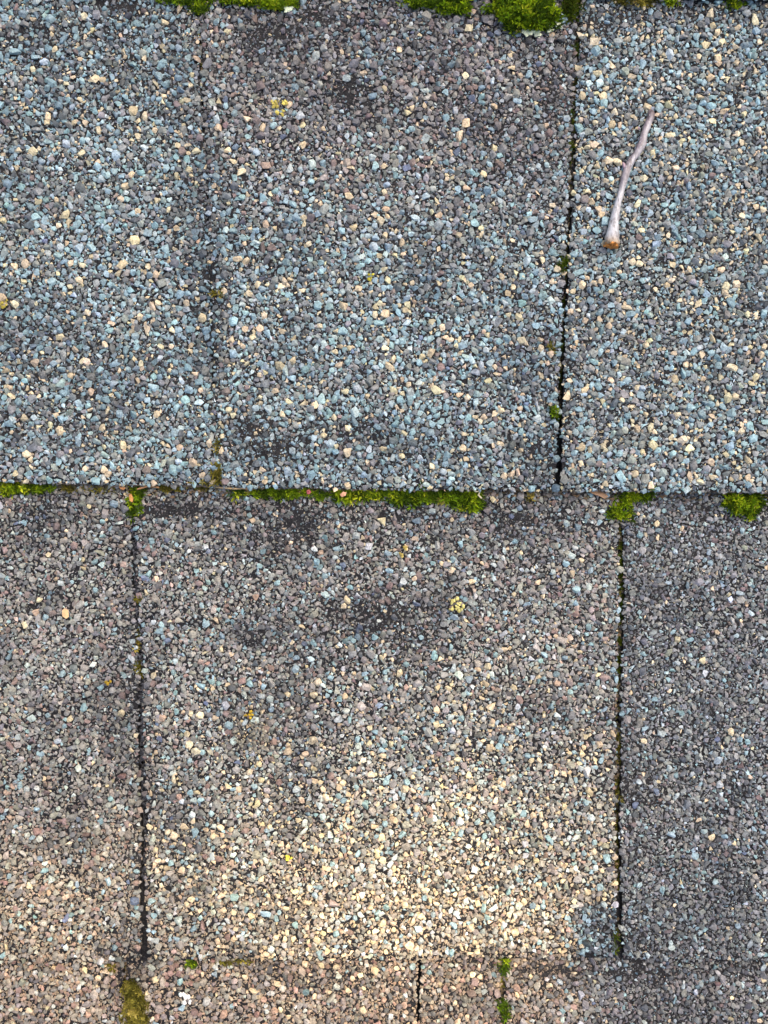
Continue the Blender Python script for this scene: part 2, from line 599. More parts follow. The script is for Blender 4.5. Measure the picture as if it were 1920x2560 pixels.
# dart throwing, largest first
X0, X1, Y0, Y1 = -340, 2260, -340, 2900
CELL = 26.0
gw, gh = int((X1 - X0) / CELL) + 3, int((Y1 - Y0) / CELL) + 3
grid = [[] for _ in range(gw * gh)]
placed = []
CLASSES = [(15.5, 12.0, 2400, .8), (12.0, 9.3, 16000, .76), (9.3, 7.2, 85000, .73), (7.2, 5.6, 170000, .71), (5.6, 4.2, 210000, .69), (4.2, 3.1, 230000, .68)]
for hi, lo, tries, pack in CLASSES:
    bx = rng.uniform(X0, X1, tries)
    by = rng.uniform(Y0, Y1, tries)
    br = rng.uniform(lo, hi, tries)
    inner = (bx > -50) & (bx < 1970) & (by > -60) & (by < 2620)
    bb = bare_at(bx, by)
    keep = rng.random(tries) > bb * 0.96
    if lo < 5:
        keep &= inner
    # the right side courses carry finer stone
    for x, y, r, ok in zip(bx.tolist(), by.tolist(), br.tolist(), keep.tolist()):
        if not ok:
            continue
        r *= 0.80 if y < 1222 else (0.74 if x < 1550 else 0.68)
        gx, gy = int((x - X0) / CELL) + 1, int((y - Y0) / CELL) + 1
        hit = False
        for j in (gy - 1, gy, gy + 1):
            for i in (gx - 1, gx, gx + 1):
                for (qx, qy, qr) in grid[j * gw + i]:
                    dd = (r + qr) * pack
                    if (qx - x) ** 2 + (qy - y) ** 2 < dd * dd:
                        hit = True
                        break
                if hit:
                    break
            if hit:
                break
        if not hit:
            grid[gy * gw + gx].append((x, y, r))
            placed.append((x, y, r))
P = np.array(placed)
# dust-fine grains between them and on the worn coat
nf = 110000
F = np.stack([rng.uniform(-50, 1970, nf), rng.uniform(-60, 2620, nf), 1.5 + 3.2 * rng.random(nf) ** 1.8], -1)
P = np.concatenate([P, F])


def shingle_of(x, y):
    own = np.full(len(x), -1)
    for k in range(len(SH)):
        row = SH[k][0]
        ok = (x > left_edge(k, y) - 2) & (x < right_edge(k, y) + 2) & (y < low_edge(k, x) + (5 if row == 'A' else 4)) & (y > upper(row, x) + (4 if row == 'B' else 1))
        own[ok] = k
    return own


own = shingle_of(P[:, 0], P[:, 1])
P, own = P[own >= 0], own[own >= 0]
N = len(P)
cls = np.zeros(N, int)
u = rng.random(N)
for i in range(N):
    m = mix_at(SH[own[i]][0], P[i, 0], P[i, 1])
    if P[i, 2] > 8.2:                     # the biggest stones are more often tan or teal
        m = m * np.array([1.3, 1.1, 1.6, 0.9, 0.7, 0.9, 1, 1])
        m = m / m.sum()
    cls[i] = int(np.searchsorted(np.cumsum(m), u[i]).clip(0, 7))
col = PAL[cls] * np.exp(rng.normal(0, 0.16, (N, 1))) * np.exp(rng.normal(0, 0.035, (N, 3)))
# each course left the plant with its own blend: cool upper course, mauve grey middle, brown bottom
rows_of = np.array([r[0] for r in SH])[own]
cast = np.ones((N, 3))
cast[rows_of == 'A'] = (0.93, 1.03, 1.065)
cast[rows_of == 'Z'] = (0.93, 1.03, 1.065)
top_mid = (rows_of == 'A') & (own == 10)
tm = (1 - sstep(250, 650, P[:, 1]))[:, None]
cast = np.where(top_mid[:, None], cast * (1 - tm) + np.array((1.0, 1.0, 1.0)) * tm, cast)
cast[rows_of == 'B'] = (1.09, 1.10, 1.06)
cast[own == 16] = (0.96, 1.02, 1.06)
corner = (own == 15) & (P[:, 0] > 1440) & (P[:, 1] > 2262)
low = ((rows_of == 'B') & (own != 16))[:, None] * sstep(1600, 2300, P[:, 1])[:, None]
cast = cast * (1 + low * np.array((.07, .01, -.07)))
cast[corner] = (0.85, 0.95, 1.0)  # shade on that corner put into the stone colours
rowc = (rows_of == 'C')[:, None] * (1 - sstep(1250, 1550, P[:, 0]))[:, None]
cast = cast * (1 + rowc * np.array((.14, .04, -.08)))
grey_like = np.isin(cls, (GREY, DARK, PALE, MAROON, PINK))[:, None]
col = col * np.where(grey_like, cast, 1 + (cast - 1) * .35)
halo = (rng.random((N, 1)) < 0.5)
col = col * np.where(halo & grey_like, np.array([[1.02, 1.0, 0.96]]), np.array([[0.98, 1.0, 1.04]]))
# warm sun fill painted into the finest grains low on the roof
fine = ((P[:, 2] < 4.8)[:, None] * sstep(1900, 2350, P[:, 1])[:, None] * (1 - sstep(1430, 1560, P[:, 0]))[:, None])
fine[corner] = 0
col = col * (1 - .6 * fine) + np.array((.26, .19, .12)) * .6 * fine
# black algae stains the stones round the worn spots
stain = np.zeros(N)
nz_ = fbm(P[:, 0], P[:, 1], 60, 55, 3)
SMUDGE = [(512, 480, 34, 200, .9), (522, 740, 44, 190, 1), (120, 100, 150, 50, .7), (40, 420, 60, 90, .5), (900, 1130, 330, 40, .7), (1385, 1050, 45, 130, .7), (250, 40, 200, 45, .6), (800, 130, 220, 90, .7),
          (1300, 380, 90, 60, .5), (560, 1290, 260, 45, .8), (1250, 1310, 220, 50, .6), (80, 1310, 90, 60, .6), (900, 1560, 170, 60, .6), (1560, 1980, 40, 260, .6),
          (1650, 2330, 170, 70, .6), (170, 2050, 90, 120, .3), (340, 1800, 26, 330, .7)]
for bx, by, rx, ry, s_ in BARE + SMUDGE:
    if rx > 100 and ry < 13:
        continue
    d_ = np.sqrt(((P[:, 0] - bx) / (rx * 1.7)) ** 2 + ((P[:, 1] - by) / (ry * 1.8)) ** 2)
    stain = np.maximum(stain, s_ * (1 - sstep(.3, 1.2, d_ + (nz_ - .5) * 1.1)))
stain = np.maximum(stain, .8 * sstep(.54, .72, fbm(P[:, 0], P[:, 1], 150, 91, 4)))
stain *= 0.62 * np.where(np.isin(cls, (TAN, PALE)), .5, 1) * rng.uniform(.45, 1, N)
col = col * (1 - stain[:, None] * np.array((1.0, .96, .87)))
col = np.clip(col, 0.01, 0.72)

sx = np.exp(rng.normal(0, 0.12, N))
ex, ey = P[:, 2] * sx * 1.12, P[:, 2] / sx * 1.02
ez = P[:, 2] * rng.uniform(0.55, 0.85, N)
rot = rng.uniform(0, 2 * math.pi, N)
tx, ty = rng.normal(0, 0.28, N), rng.normal(0, 0.28, N)
zs = np.zeros(N)
for k in range(len(SH)):
    s_ = own == k
    if s_.any():
        zs[s_] = surf(k, P[s_, 0], P[s_, 1])
cz = zs + ez * S * rng.uniform(0.15, 0.42, N)


def rotmat(i):
    cr, sr = math.cos(rot[i]), math.sin(rot[i])
    Rz = np.array([[cr, -sr, 0], [sr, cr, 0], [0, 0, 1]])
    ca, sa = math.cos(tx[i]), math.sin(tx[i])
    Rx = np.array([[1, 0, 0], [0, ca, -sa], [0, sa, ca]])
    cb, sb = math.cos(ty[i]), math.sin(ty[i])
    Ry = np.array([[cb, 0, sb], [0, 1, 0], [-sb, 0, cb]])
    return Rx @ Ry @ Rz


tmpl = rng.integers(0, len(BIGT), N)
tmpl_m = rng.integers(0, len(MIDT), N)
tmpl_s = rng.integers(0, len(SMALLT), N)
world = np.stack(W(P[:, 0], P[:, 1], cz), -1)
one_meshes = []
for v, f in BIGT:
    me = bpy.data.meshes.new('granule')
    me.from_pydata([tuple(a) for a in v], [], [tuple(int(b) for b in a) for a in f])
    me.materials.append(STONE_ONE)
    one_meshes.append(me)

for k in range(len(SH)):
    ids = np.where(own == k)[0]
    if not len(ids):
        continue
    par = shingles[k]
    pl = wloc(par)
    inframe = (P[ids, 0] > -5) & (P[ids, 0] < 1925) & (P[ids, 1] > -5) & (P[ids, 1] < 2565)
    cand = ids[inframe]
    single = cand[np.argsort(-P[cand, 2])][:300]
    single = single[P[single, 2] > 4.5]
    for i in single.tolist():
        o = bpy.data.objects.new('granule', one_meshes[tmpl[i]])
        M = Matrix(rotmat(i).tolist()).to_4x4() @ Matrix.Diagonal((ex[i] * S, ey[i] * S, ez[i] * S, 1))
        M.translation = Vector(world[i]) - pl
        o.parent = par
        o.matrix_basis = M
        o.color = (*col[i], 1)
        C.objects.link(o)
    rest = np.setdiff1d(ids, single)
    Vs, Fs, Cs, base = [], [], [], 0
    for T, tm, sel in ((BIGT, tmpl, rest[P[rest, 2] >= 7.0]), (MIDT, tmpl_m, rest[(P[rest, 2] < 7.0) & (P[rest, 2] >= 4.2)]), (SMALLT, tmpl_s, rest[P[rest, 2] < 4.2])):
        for t, (v, f) in enumerate(T):
            g = sel[tm[sel] == t]
            if not len(g):
                continue
            cr, sr, ca, sa, cb, sb = np.cos(rot[g]), np.sin(rot[g]), np.cos(tx[g]), np.sin(tx[g]), np.cos(ty[g]), np.sin(ty[g])
            q = v[None] * np.stack([ex[g], ey[g], ez[g]], -1)[:, None] * S
            x, y, z = q[..., 0], q[..., 1], q[..., 2]
            x, y = x * cr[:, None] - y * sr[:, None], x * sr[:, None] + y * cr[:, None]
            x, z = x * cb[:, None] + z * sb[:, None], -x * sb[:, None] + z * cb[:, None]
            y, z = y * ca[:, None] - z * sa[:, None], y * sa[:, None] + z * ca[:, None]
            q = np.stack([x, y, z], -1) + world[g][:, None]
            Vs.append(q.reshape(-1, 3))
            Fs.append((f[None] + (np.arange(len(g)) * len(v))[:, None, None] + base).reshape(-1, 3))
            Cs.append(np.repeat(col[g], len(v), 0))
            base += len(g) * len(v)
    if Vs:
        Vs, Fs, Cs = np.concatenate(Vs), np.concatenate(Fs), np.concatenate(Cs)
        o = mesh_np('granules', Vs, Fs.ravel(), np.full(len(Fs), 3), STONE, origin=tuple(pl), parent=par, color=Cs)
        o['kind'] = 'stuff'


# grit washed into the open joints lies on the underlay
V, F, Cc = [], [], []
for jl, half, y0, y1 in ((JA1, 3, -40, 1215), (JA2, 9, -40, 1225), (JB1, 7, 1205, 2405), (JB2, 10, 1215, 2400), (JC1, 7, 2395, 2680), (JC3, 6, 2390, 2680)):
    for _ in range(int((y1 - y0) * half / 6)):
        y = rng.uniform(y0, y1)
        x = float(poly(jl, y)) + rng.uniform(-half, half)
        fill = 0.35 + 0.7 * float(fbm(x * 0, y, 90, int(half) + int(y0 > 1000) * 7, 2))
        r = rng.uniform(2.5, 6.5)
        v, f = SMALLT[rng.integers(0, len(SMALLT))] if r < 4.5 else BIGT[rng.integers(0, len(BIGT))]
        a = rng.uniform(0, 6.28)
        q = v * (r, r * .8, r * .7) * S
        q = np.stack([q[:, 0] * math.cos(a) - q[:, 1] * math.sin(a), q[:, 0] * math.sin(a) + q[:, 1] * math.cos(a), q[:, 2]], -1)
        z = -0.0031 + 0.0032 * fill * rng.uniform(.2, 1)
        b = len(V)
        V += list(q + np.array(W(x, y, z)))
        F += [tuple(int(i) + b for i in g) for g in f]
        c = np.array(((.16, .12, .075), (.07, .07, .075), (.20, .15, .09), (.16, .15, .14), (.15, .15, .03))[rng.integers(0, 5)]) * math.exp(rng.normal(0, .2))
        if jl is JB1:
            c = np.array((.05, .055, .07)) * math.exp(rng.normal(0, .3))
        Cc += [c] * len(v)
for _ in range(900):
    x = rng.uniform(-40, 1960)
    y = float(lip('A', x)) + abs(rng.normal(4, 11))
    kk = [k for k in range(len(SH)) if SH[k][0] == 'B' and poly(SH[k][1], y) < x < poly(SH[k][3], y)]
    z = float(surf(kk[0], x, y)) if kk else -.002
    r = rng.uniform(2, 5.5)
    v, f = SMALLT[rng.integers(0, len(SMALLT))]
    b = len(V)
    V += list(v * (r * rng.uniform(1, 2.2), r, r * .8) * S + np.array(W(x, y, z + r * .5 * S)))
    F += [tuple(int(i) + b for i in g) for g in f]
    c = np.array(((.12, .085, .05), (.05, .045, .04), (.20, .13, .07), (.10, .09, .05))[rng.integers(0, 4)]) * math.exp(rng.normal(0, .2))
    Cc += [c] * len(v)
o = mesh_py('grit', V, F, STONE, parent=roof, color=np.array(Cc))
o['kind'] = 'stuff'

# ------------------------------------------------------------------ things on the roof
def top_z_exact(x, y):
    x, y = np.atleast_1d(np.asarray(x, float)), np.atleast_1d(np.asarray(y, float))
    z = np.full(len(x), -0.001)
    for k in range(len(SH)):
        row = SH[k][0]
        ok = (x > left_edge(k, y)) & (x < right_edge(k, y)) & (y < low_edge(k, x)) & (y > upper(row, x) - 6)
        if ok.any():
            z[ok] = surf(k, x[ok], y[ok])
    return z


_gx, _gy = np.meshgrid(np.arange(-160, 2080, 4), np.arange(-160, 2740, 4))
TOPZ = top_z_exact(_gx.ravel(), _gy.ravel()).reshape(_gx.shape)


def top_z(x, y):
    i = np.clip(np.rint((np.atleast_1d(np.asarray(y, float)) + 160) / 4).astype(int), 0, TOPZ.shape[0] - 1)
    j = np.clip(np.rint((np.atleast_1d(np.asarray(x, float)) + 160) / 4).astype(int), 0, TOPZ.shape[1] - 1)
    return TOPZ[i, j]


GREEN = [(0.055, 0.10, 0.007), (0.16, 0.26, 0.010), (0.30, 0.40, 0.014), (0.48, 0.52, 0.03), (.56, .48, .12)]
OLIVE = [(0.10, 0.095, 0.016), (0.20, 0.18, 0.03), (0.30, 0.26, 0.05), (0.42, 0.35, 0.09)]
YELL = [(0.14, 0.13, 0.02), (0.24, 0.21, 0.03), (0.34, 0.28, 0.06), (0.12, 0.12, 0.015)]
DEEP = [(0.045, 0.075, 0.006), (0.075, 0.11, 0.008), (0.12, 0.15, 0.012), (0.06, 0.06, 0.01)]


def moss(spots, pal, label, height=10, density=1.0, leaf=6.0, group='moss clumps in the joints', name='moss_clump', lift=0.0):
    """a cushion of leafy shoots; spots are ellipses (x, y, rx, ry) in photo pixels"""
    V, F, Cc = [], [], []
    pal = np.array(pal)
    for (cx, cy, rx, ry) in spots:
        n = int(max(6, math.pi * rx * ry / 34.0 * density))
        for _ in range(n):
            a, q = rng.uniform(0, 2 * math.pi), math.sqrt(rng.random())
            q *= 1 + 0.22 * math.sin(3 * a + cx) + 0.12 * math.sin(7 * a + cy) + rng.normal(0, 0.07)
            x, y = cx + rx * q * math.cos(a), cy + ry * q * math.sin(a)
            dome = math.sqrt(max(0.03, 1 - min(q, 1) ** 2))
            hz = height * dome * rng.uniform(0.3, 1.25) * S
            g = float(top_z(x, y)[0]) + lift
            z = g + hz
            pt = np.array(W(x, y, z))
            c0 = pal[int(np.clip(rng.normal(0, .8) + 4.6 * float(fbm(x, y, 16, 41, 2)) - .9, 0, len(pal) - 1))] * math.exp(rng.normal(0, 0.18))
            # a shoot: a ring of narrow leaves bending outward, each a folded blade of two triangles
            nl = rng.integers(6, 9)
            lean = rng.normal(0, 0.4, 2)
            for kk in range(nl):
                b = 2 * math.pi * kk / nl + rng.uniform(-.4, .4)
                L = leaf * 1.8 * S * rng.uniform(0.55, 1.3)
                d = np.array([math.cos(b), math.sin(b), 0])
                sd = np.array([-d[1], d[0], 0]) * L * 0.16
                up = rng.uniform(-0.2, 0.9) * L
                root = pt + np.array([0, 0, -0.35 * L])
                tip = pt + d * L + np.array([lean[0] * L * .4, lean[1] * L * .4, up])
                mid = pt + d * L * 0.5 + np.array([0, 0, up * 0.7 + 0.08 * L])
                base = len(V)
                V += [root, mid + sd, tip, mid - sd]
                F += [(base, base + 1, base + 2), (base, base + 2, base + 3)]
                ct = c0 * rng.uniform(0.85, 1.2)
                Cc += [c0 * 0.9, ct, ct * 1.08, ct]
            # stem down to the roof
            base = len(V)
            w_ = 0.8 * S
            V += [pt + (w_, 0, 0), pt + (-w_, w_, 0), np.array([pt[0], pt[1], g - 0.0006])]
            F += [(base, base + 1, base + 2)]
            Cc += [c0 * 0.8] * 3
    V = np.array(V)
    og = (float(V[:, 0].mean()), float(V[:, 1].mean()), float(V[:, 2].min()))
    o = mesh_py(name, V, F, MOSS, origin=og, color=np.array(Cc))
    return tag(o, label, 'moss', group)


# along the top edge
moss([(470, 0, 62, 13), (497, 16, 20, 18), (610, 0, 75, 12), (690, 6, 60, 18)], GREEN, 'long low band of bright green moss at the top edge above the faint groove', 14)
moss([(1050, 2, 46, 18), (1120, 10, 52, 26), (1155, 20, 20, 20)], GREEN, 'flat green moss patch at the top edge, next to the large round cushion', 13)
moss([(1318, 18, 82, 50), (1345, 40, 52, 38), (1285, 36, 44, 40)], GREEN, 'large round bright green moss cushion with a pale crust at its foot', 30, 1.15, 7)
moss([(1428, 18, 26, 32)], DEEP, 'small dark moss tuft at the top of the dark joint', 12)
moss([(1570, 2, 40, 12), (1615, 4, 30, 12)], OLIVE, 'thin olive moss strip at the top edge above the twig', 8, .8)
moss([(1676, 2, 18, 9)], GREEN, 'tiny green moss tuft at the top edge beyond the twig', 8)
moss([(1835, 4, 22, 17)], GREEN, 'small yellow green moss tuft at the top edge near the corner', 10)
# under the lip of the upper course
moss([(65, 1219, 75, 13), (20, 1222, 30, 14), (115, 1217, 30, 10)], GREEN, 'low green moss strip under the lip at the left edge of the roof view', 12)
moss([(338, 1256, 17, 34), (342, 1228, 22, 14), (330, 1284, 11, 14)], GREEN, 'green moss plug at the top of the left open joint of the middle course', 13, 1.1)
moss([(425, 1217, 30, 12)], YELL, 'yellowish moss tuft under the lip just right of the left moss plug', 9)
moss([(180, 1222, 34, 6), (245, 1224, 30, 6)], OLIVE, 'thin olive moss fringe under the lip, left of the left moss plug', 7, .7)
moss([(770, 1235, 26, 8), (800, 1238, 22, 10)], GREEN, 'small green moss fringe under the lip at the left end of the longest band', 9, .7)
moss([(505, 1214, 40, 10), (545, 1208, 16, 9)], OLIVE, 'olive moss strip under the lip at the foot of the faint groove', 9, .8)
moss([(541, 1176, 10, 22)], OLIVE, 'olive moss tuft in the lowest end of the faint groove', 7)
moss([(542, 1112, 9, 22)], YELL, 'dry yellowish moss tuft in the faint groove, above the olive tuft', 6, .7)
moss([(600, 1232, 24, 11), (655, 1232, 34, 13), (720, 1230, 45, 12), (690, 1236, 28, 12)], GREEN, 'sparse green moss strip under the lip with a reddish seed at its end', 10, .75)
moss([(860, 1240, 34, 20), (905, 1236, 30, 15), (950, 1236, 34, 14), (1002, 1240, 30, 20), (1050, 1243, 34, 22), (1100, 1242, 30, 17), (1140, 1246, 30, 20), (1180, 1254, 34, 27),
      (1016, 1230, 170, 7)], GREEN,
     'longest leafy green moss band under the middle of the lip', 14, .75, 7)
moss([(1325, 1240, 16, 10)], OLIVE, 'tiny olive moss speck under the lip beside the dark joint', 6, .6)
moss([(1552, 1272, 28, 30), (1590, 1240, 36, 15), (1625, 1230, 20, 9)], GREEN, 'green moss plug at the top of the right open joint of the middle course', 15)
moss([(1858, 1262, 46, 28), (1830, 1250, 22, 18), (1888, 1256, 18, 22)], GREEN, 'fluffy yellow green moss cushion under the lip near the right edge', 20, .9, 7)
# in the joints of the upper course
moss([(1407, 660, 12, 20)], DEEP, 'dark green moss tuft half way down the dark joint', 6)
moss([(1410, 770, 7, 24)], DEEP, 'thin dark moss streak in the dark joint below the half way tuft', 4, .8)
moss([(1390, 1036, 15, 18)], GREEN, 'bright green moss button beside the lower end of the dark joint', 10)
moss([(1378, 872, 8, 12)], YELL, 'tiny yellowish moss speck beside the dark joint above the bright button', 4, .6)
moss([(545, 732, 12, 9)], YELL, 'tiny yellow brown moss speck on the worn groove', 4, .6)
moss([(1440 - (y - 120) * .046, y, 5, 26) for y in range(120, 420, 52)], DEEP, 'thin dark moss film lining the upper part of the dark joint, left of the twig', 3, .5)
moss([(1402, 880, 5, 26), (1404, 945, 4, 30), (1400, 1100, 5, 40)], DEEP, 'thin dark moss film lining the lower part of the dark joint', 3, .5)
# in the joints of the middle course
moss([(343, 1494, 8, 8)], YELL, 'tiny yellow moss speck in the left open joint, highest of three', 5)
moss([(346, 1600, 8, 28)], YELL, 'yellow moss streak in the left open joint, middle of three', 5, .8)
moss([(350, 1668, 9, 26)], YELL, 'yellow moss streak in the left open joint, lowest of three', 5, .8)
moss([(1551, 1400, 5, 60), (1552, 1520, 5, 50), (1548, 1640, 5, 50)], DEEP, 'thin dark moss film high in the right open joint of the middle course', 3, .5)
moss([(1547, 1870, 6, 44), (1547, 1980, 5, 40), (1546, 2080, 5, 40)], OLIVE, 'brownish moss streak in the right open joint beside the sunlit shingle', 4, .8)
moss([(1544, 2185, 8, 36)], OLIVE, 'olive moss streak low in the right open joint', 5, .8)
moss([(1541, 2344, 10, 32)], DEEP, 'dark green moss streak at the foot of the right open joint', 5, .8)
# bottom course
moss([(334, 2510, 30, 54), (340, 2560, 28, 60), (325, 2470, 18, 18)], OLIVE, 'tall olive moss cushion in the left joint of the bottom course', 22, 1.2, 5)
moss([(1257, 2418, 12, 20), (1262, 2408, 16, 10)], GREEN, 'yellow green moss plug at the top of the mossy joint in the bottom course', 9)
moss([(1258, 2452, 7, 18)], OLIVE, 'thin olive moss thread between the two plugs of the mossy joint', 5, .8)
moss([(1259, 2522, 14, 28)], GREEN, 'yellow green moss plug lower in the mossy joint of the bottom course', 10)
moss([(478, 2406, 14, 11)], GREEN, 'small green moss tuft under the lip of the sunlit shingle', 8)
moss([(276, 2418, 12, 7)], OLIVE, 'small olive moss tuft under the lip beside the olive cushion', 6)
moss([(565, 2402, 18, 6), (612, 2402, 20, 6)], OLIVE, 'thin olive moss thread under the lip of the sunlit shingle', 5, .6)


def lichen(spots, colr, label, density=1.0, size=4.5):
    """crumbs of crust: small domed lobes grown onto the stones"""
    V, F, Cc = [], [], []
    for (cx, cy, r) in spots:
        for _ in range(int(max(5, r * r / 14 * density))):
            a, q = rng.uniform(0, 6.283), math.sqrt(rng.random()) * r
            x, y = cx + q * math.cos(a), cy + q * math.sin(a)
            z = float(top_z(x, y)[0]) + rng.uniform(7, 11) * S
            p = np.array(W(x, y, z))
            n = rng.integers(5, 8)
            rr = size * S * rng.uniform(.5, 1.2)
            base = len(V)
            c = np.array(colr) * math.exp(rng.normal(0, .2))
            V.append(p + (0, 0, rr * .5))
            Cc.append(c * 1.05)
            for k in range(n):
                b = 6.283 * k / n
                s = rr * rng.uniform(.6, 1.25)
                V.append(p + (s * math.cos(b), s * math.sin(b), rng.uniform(-.1, .3) * rr))
                Cc.append(c)
            V.append(p - (0, 0, 9 * S))
            Cc.append(c * .9)
            for k in range(n):
                F += [(base, base + 1 + k, base + 1 + (k + 1) % n), (base + n + 1, base + 1 + (k + 1) % n, base + 1 + k)]
    V = np.array(V)
    og = (float(V[:, 0].mean()), float(V[:, 1].mean()), float(V[:, 2].min()))
    return tag(mesh_py('lichen_patch', V, F, LICHEN, origin=og, color=np.array(Cc)), label, 'lichen', 'lichen patches on the shingles')


lichen([(690, 258, 13), (712, 252, 9), (704, 282, 8), (690, 285, 6)], (.40, .34, .08), 'yellow lichen spots on the upper shingle below the worn patch', 1)
lichen([(1140, 1505, 13), (1150, 1520, 12), (1132, 1525, 7)], (.46, .42, .15), 'pale yellow lichen patch on the wide middle shingle')
lichen([(621, 1788, 11)], (.32, .22, .02), 'ochre lichen dot on the wide middle shingle, left side')
lichen([(1018, 1368, 9), (1002, 1385, 6)], (.28, .22, .06), 'faint ochre lichen specks under the longest moss band')
lichen([(1322, 76, 14), (1342, 86, 10), (1375, 72, 9), (1390, 58, 7)], (.62, .66, .46), 'pale green white crust lichen at the foot of the large moss cushion', 1.6, 6)
lichen([(722, 22, 9)], (.55, .62, .45), 'pale lichen tip at the end of the top moss band', 1.5, 5)
lichen([(468, 2500, 11), (455, 2490, 7)], (.7, .68, .62), 'white lichen crumbs right of the olive moss cushion', 1.4, 5)
lichen([(628, 1838, 46)], (.19, .18, .14), 'grey film of crust lichen on the wide middle shingle below the ochre dot', .55, 4)
lichen([(8, 757, 12)], (.30, .25, .04), 'olive lichen speck at the left edge of the upper course')
lichen([(925, 690, 9)], (.30, .27, .03), 'olive lichen speck in the middle of the upper course')
lichen([(268, 1708, 9)], (.30, .2, .02), 'ochre lichen speck on the plain grey shingle')
lichen([(722, 2142, 7)], (.6, .55, .06), 'bright yellow lichen grain on the sunlit shingle')


def flake(pts, colr, label, cat, name, thick=4, lift=9, group=None, bend=0.0):
    """a scrap with an outline in photo pixels, real thickness and a slight curl"""
    n = len(pts)
    cx, cy = np.mean([p[0] for p in pts]), np.mean([p[1] for p in pts])
    g = float(np.max(top_z([p[0] for p in pts], [p[1] for p in pts])))
    V, F = [], []
    for lay in (1, 0):
        z = g + (lift + lay * thick) * S
        V.append(W(cx, cy, z + (2.5 * S if lay else 0)))
        for i, p in enumerate(pts):
            V.append(W(p[0], p[1], z + bend * S * math.sin(i * 2.1)))
    m = n + 1
    for i in range(n):
        j = (i + 1) % n
        F += [(0, 1 + j, 1 + i), (m, m + 1 + i, m + 1 + j), (1 + i, 1 + j, m + 1 + j, m + 1 + i)]
    V = np.array(V)
    cc = np.array(colr)[None] * np.exp(rng.normal(0, .1, (len(V), 1)))
    og = (float(V[:, 0].mean()), float(V[:, 1].mean()), float(V[:, 2].min()))
    return tag(mesh_py(name, V, F, DRY, origin=og, color=cc), label, cat, group)


flake([(155, 1527), (161, 1521), (171, 1525), (172, 1542), (165, 1547), (156, 1541)], (.62, .43, .22), 'tan wood chip lying on the plain grey shingle', 'wood chip', 'wood_chip')
flake([(1468, 1226), (1480, 1229), (1497, 1226), (1507, 1230), (1521, 1241), (1512, 1247), (1498, 1240), (1480, 1234)], (.45, .27, .15),
      'long brown dry leaf scrap under the lip between the moss plugs', 'leaf scrap', 'leaf_scrap', 3, 10, 'dry leaf scraps under the lip', 4)
flake([(766, 1226), (773, 1223), (778, 1229), (774, 1236), (767, 1235)], (.3, .08, .08), 'dark red seed husk at the end of the sparse moss strip', 'seed husk', 'seed_husk', 6, 9)
flake([(850, 1236), (858, 1229), (867, 1231), (864, 1239), (854, 1243)], (.55, .3, .18), 'salmon pink dry petal lying on the longest moss band', 'petal', 'dry_petal', 3, 24)
flake([(606, 1222), (618, 1218), (636, 1219), (640, 1223), (622, 1226)], (.42, .24, .12), 'rusty leaf scrap under the lip above the sparse moss strip', 'leaf scrap', 'leaf_scrap', 3, 10, 'dry leaf scraps under the lip', 3)
flake([(296, 1214), (306, 1212), (314, 1220), (310, 1225), (300, 1222)], (.42, .2, .08), 'orange brown leaf scrap under the lip left of the moss plug', 'leaf scrap', 'leaf_scrap', 3, 10, 'dry leaf scraps under the lip', 2)
flake([(322, 1238), (328, 1234), (334, 1246), (331, 1256), (324, 1252)], (.5, .24, .08), 'orange leaf scrap caught on the left moss plug', 'leaf scrap', 'leaf_scrap', 3, 16, 'dry leaf scraps under the lip', 2)


def tube(path, radii, nseg=10, squash=1.0, wob=0.0, seed=0):
    """path in world points; returns rings of vertices and faces with flat ends"""
    path = np.array(path, float)
    V, F = [], []
    for i, p in enumerate(path):
        d = path[min(i + 1, len(path) - 1)] - path[max(i - 1, 0)]
        d /= np.linalg.norm(d)
        up = np.array([0, 0, 1.0]) if abs(d[2]) < .9 else np.array([1.0, 0, 0])
        s = np.cross(d, up)
        s /= np.linalg.norm(s)
        t = np.cross(s, d)
        for k in range(nseg):
            a = 2 * math.pi * k / nseg
            r = radii[i] * (1 + wob * (hash2(np.array(i * 1.0), np.array(k * 1.0), seed) - .5))
            V.append(p + (s * math.cos(a) + t * math.sin(a) * squash) * r)
    for i in range(len(path) - 1):
        for k in range(nseg):
            a, b = i * nseg + k, i * nseg + (k + 1) % nseg
            F.append((a, b, b + nseg, a + nseg))
    F.append(tuple(range(nseg - 1, -1, -1)))
    F.append(tuple((len(path) - 1) * nseg + k for k in range(nseg)))
    return np.array(V), F


# root fibres peeping out under the lip
for pts, c, lab in (([(343, 1223), (355, 1220), (368, 1216), (384, 1217), (398, 1219)], (.3, .17, .08), 'brown root fibre under the lip above the left moss plug'),
                    ([(535, 1217), (560, 1220), (585, 1222), (610, 1221)], (.36, .27, .15), 'pale root fibre under the lip right of the faint groove'),
                    ([(1181, 1221), (1189, 1229), (1200, 1228), (1196, 1238), (1204, 1246)], (.5, .46, .3), 'pale crooked fibre on the right end of the longest moss band')):
    pp = [W(x, y, float(top_z(x, 1245)[0]) + 20 * S) for x, y in pts]
    v, f = tube(pp, [2.2 * S] * len(pp), 6)
    tag(mesh_py('root_fibre', v, f, DRY, origin=tuple(v.mean(0)), color=np.tile(np.array(c), (len(v), 1))), lab, 'fibre', 'root fibres under the lip')

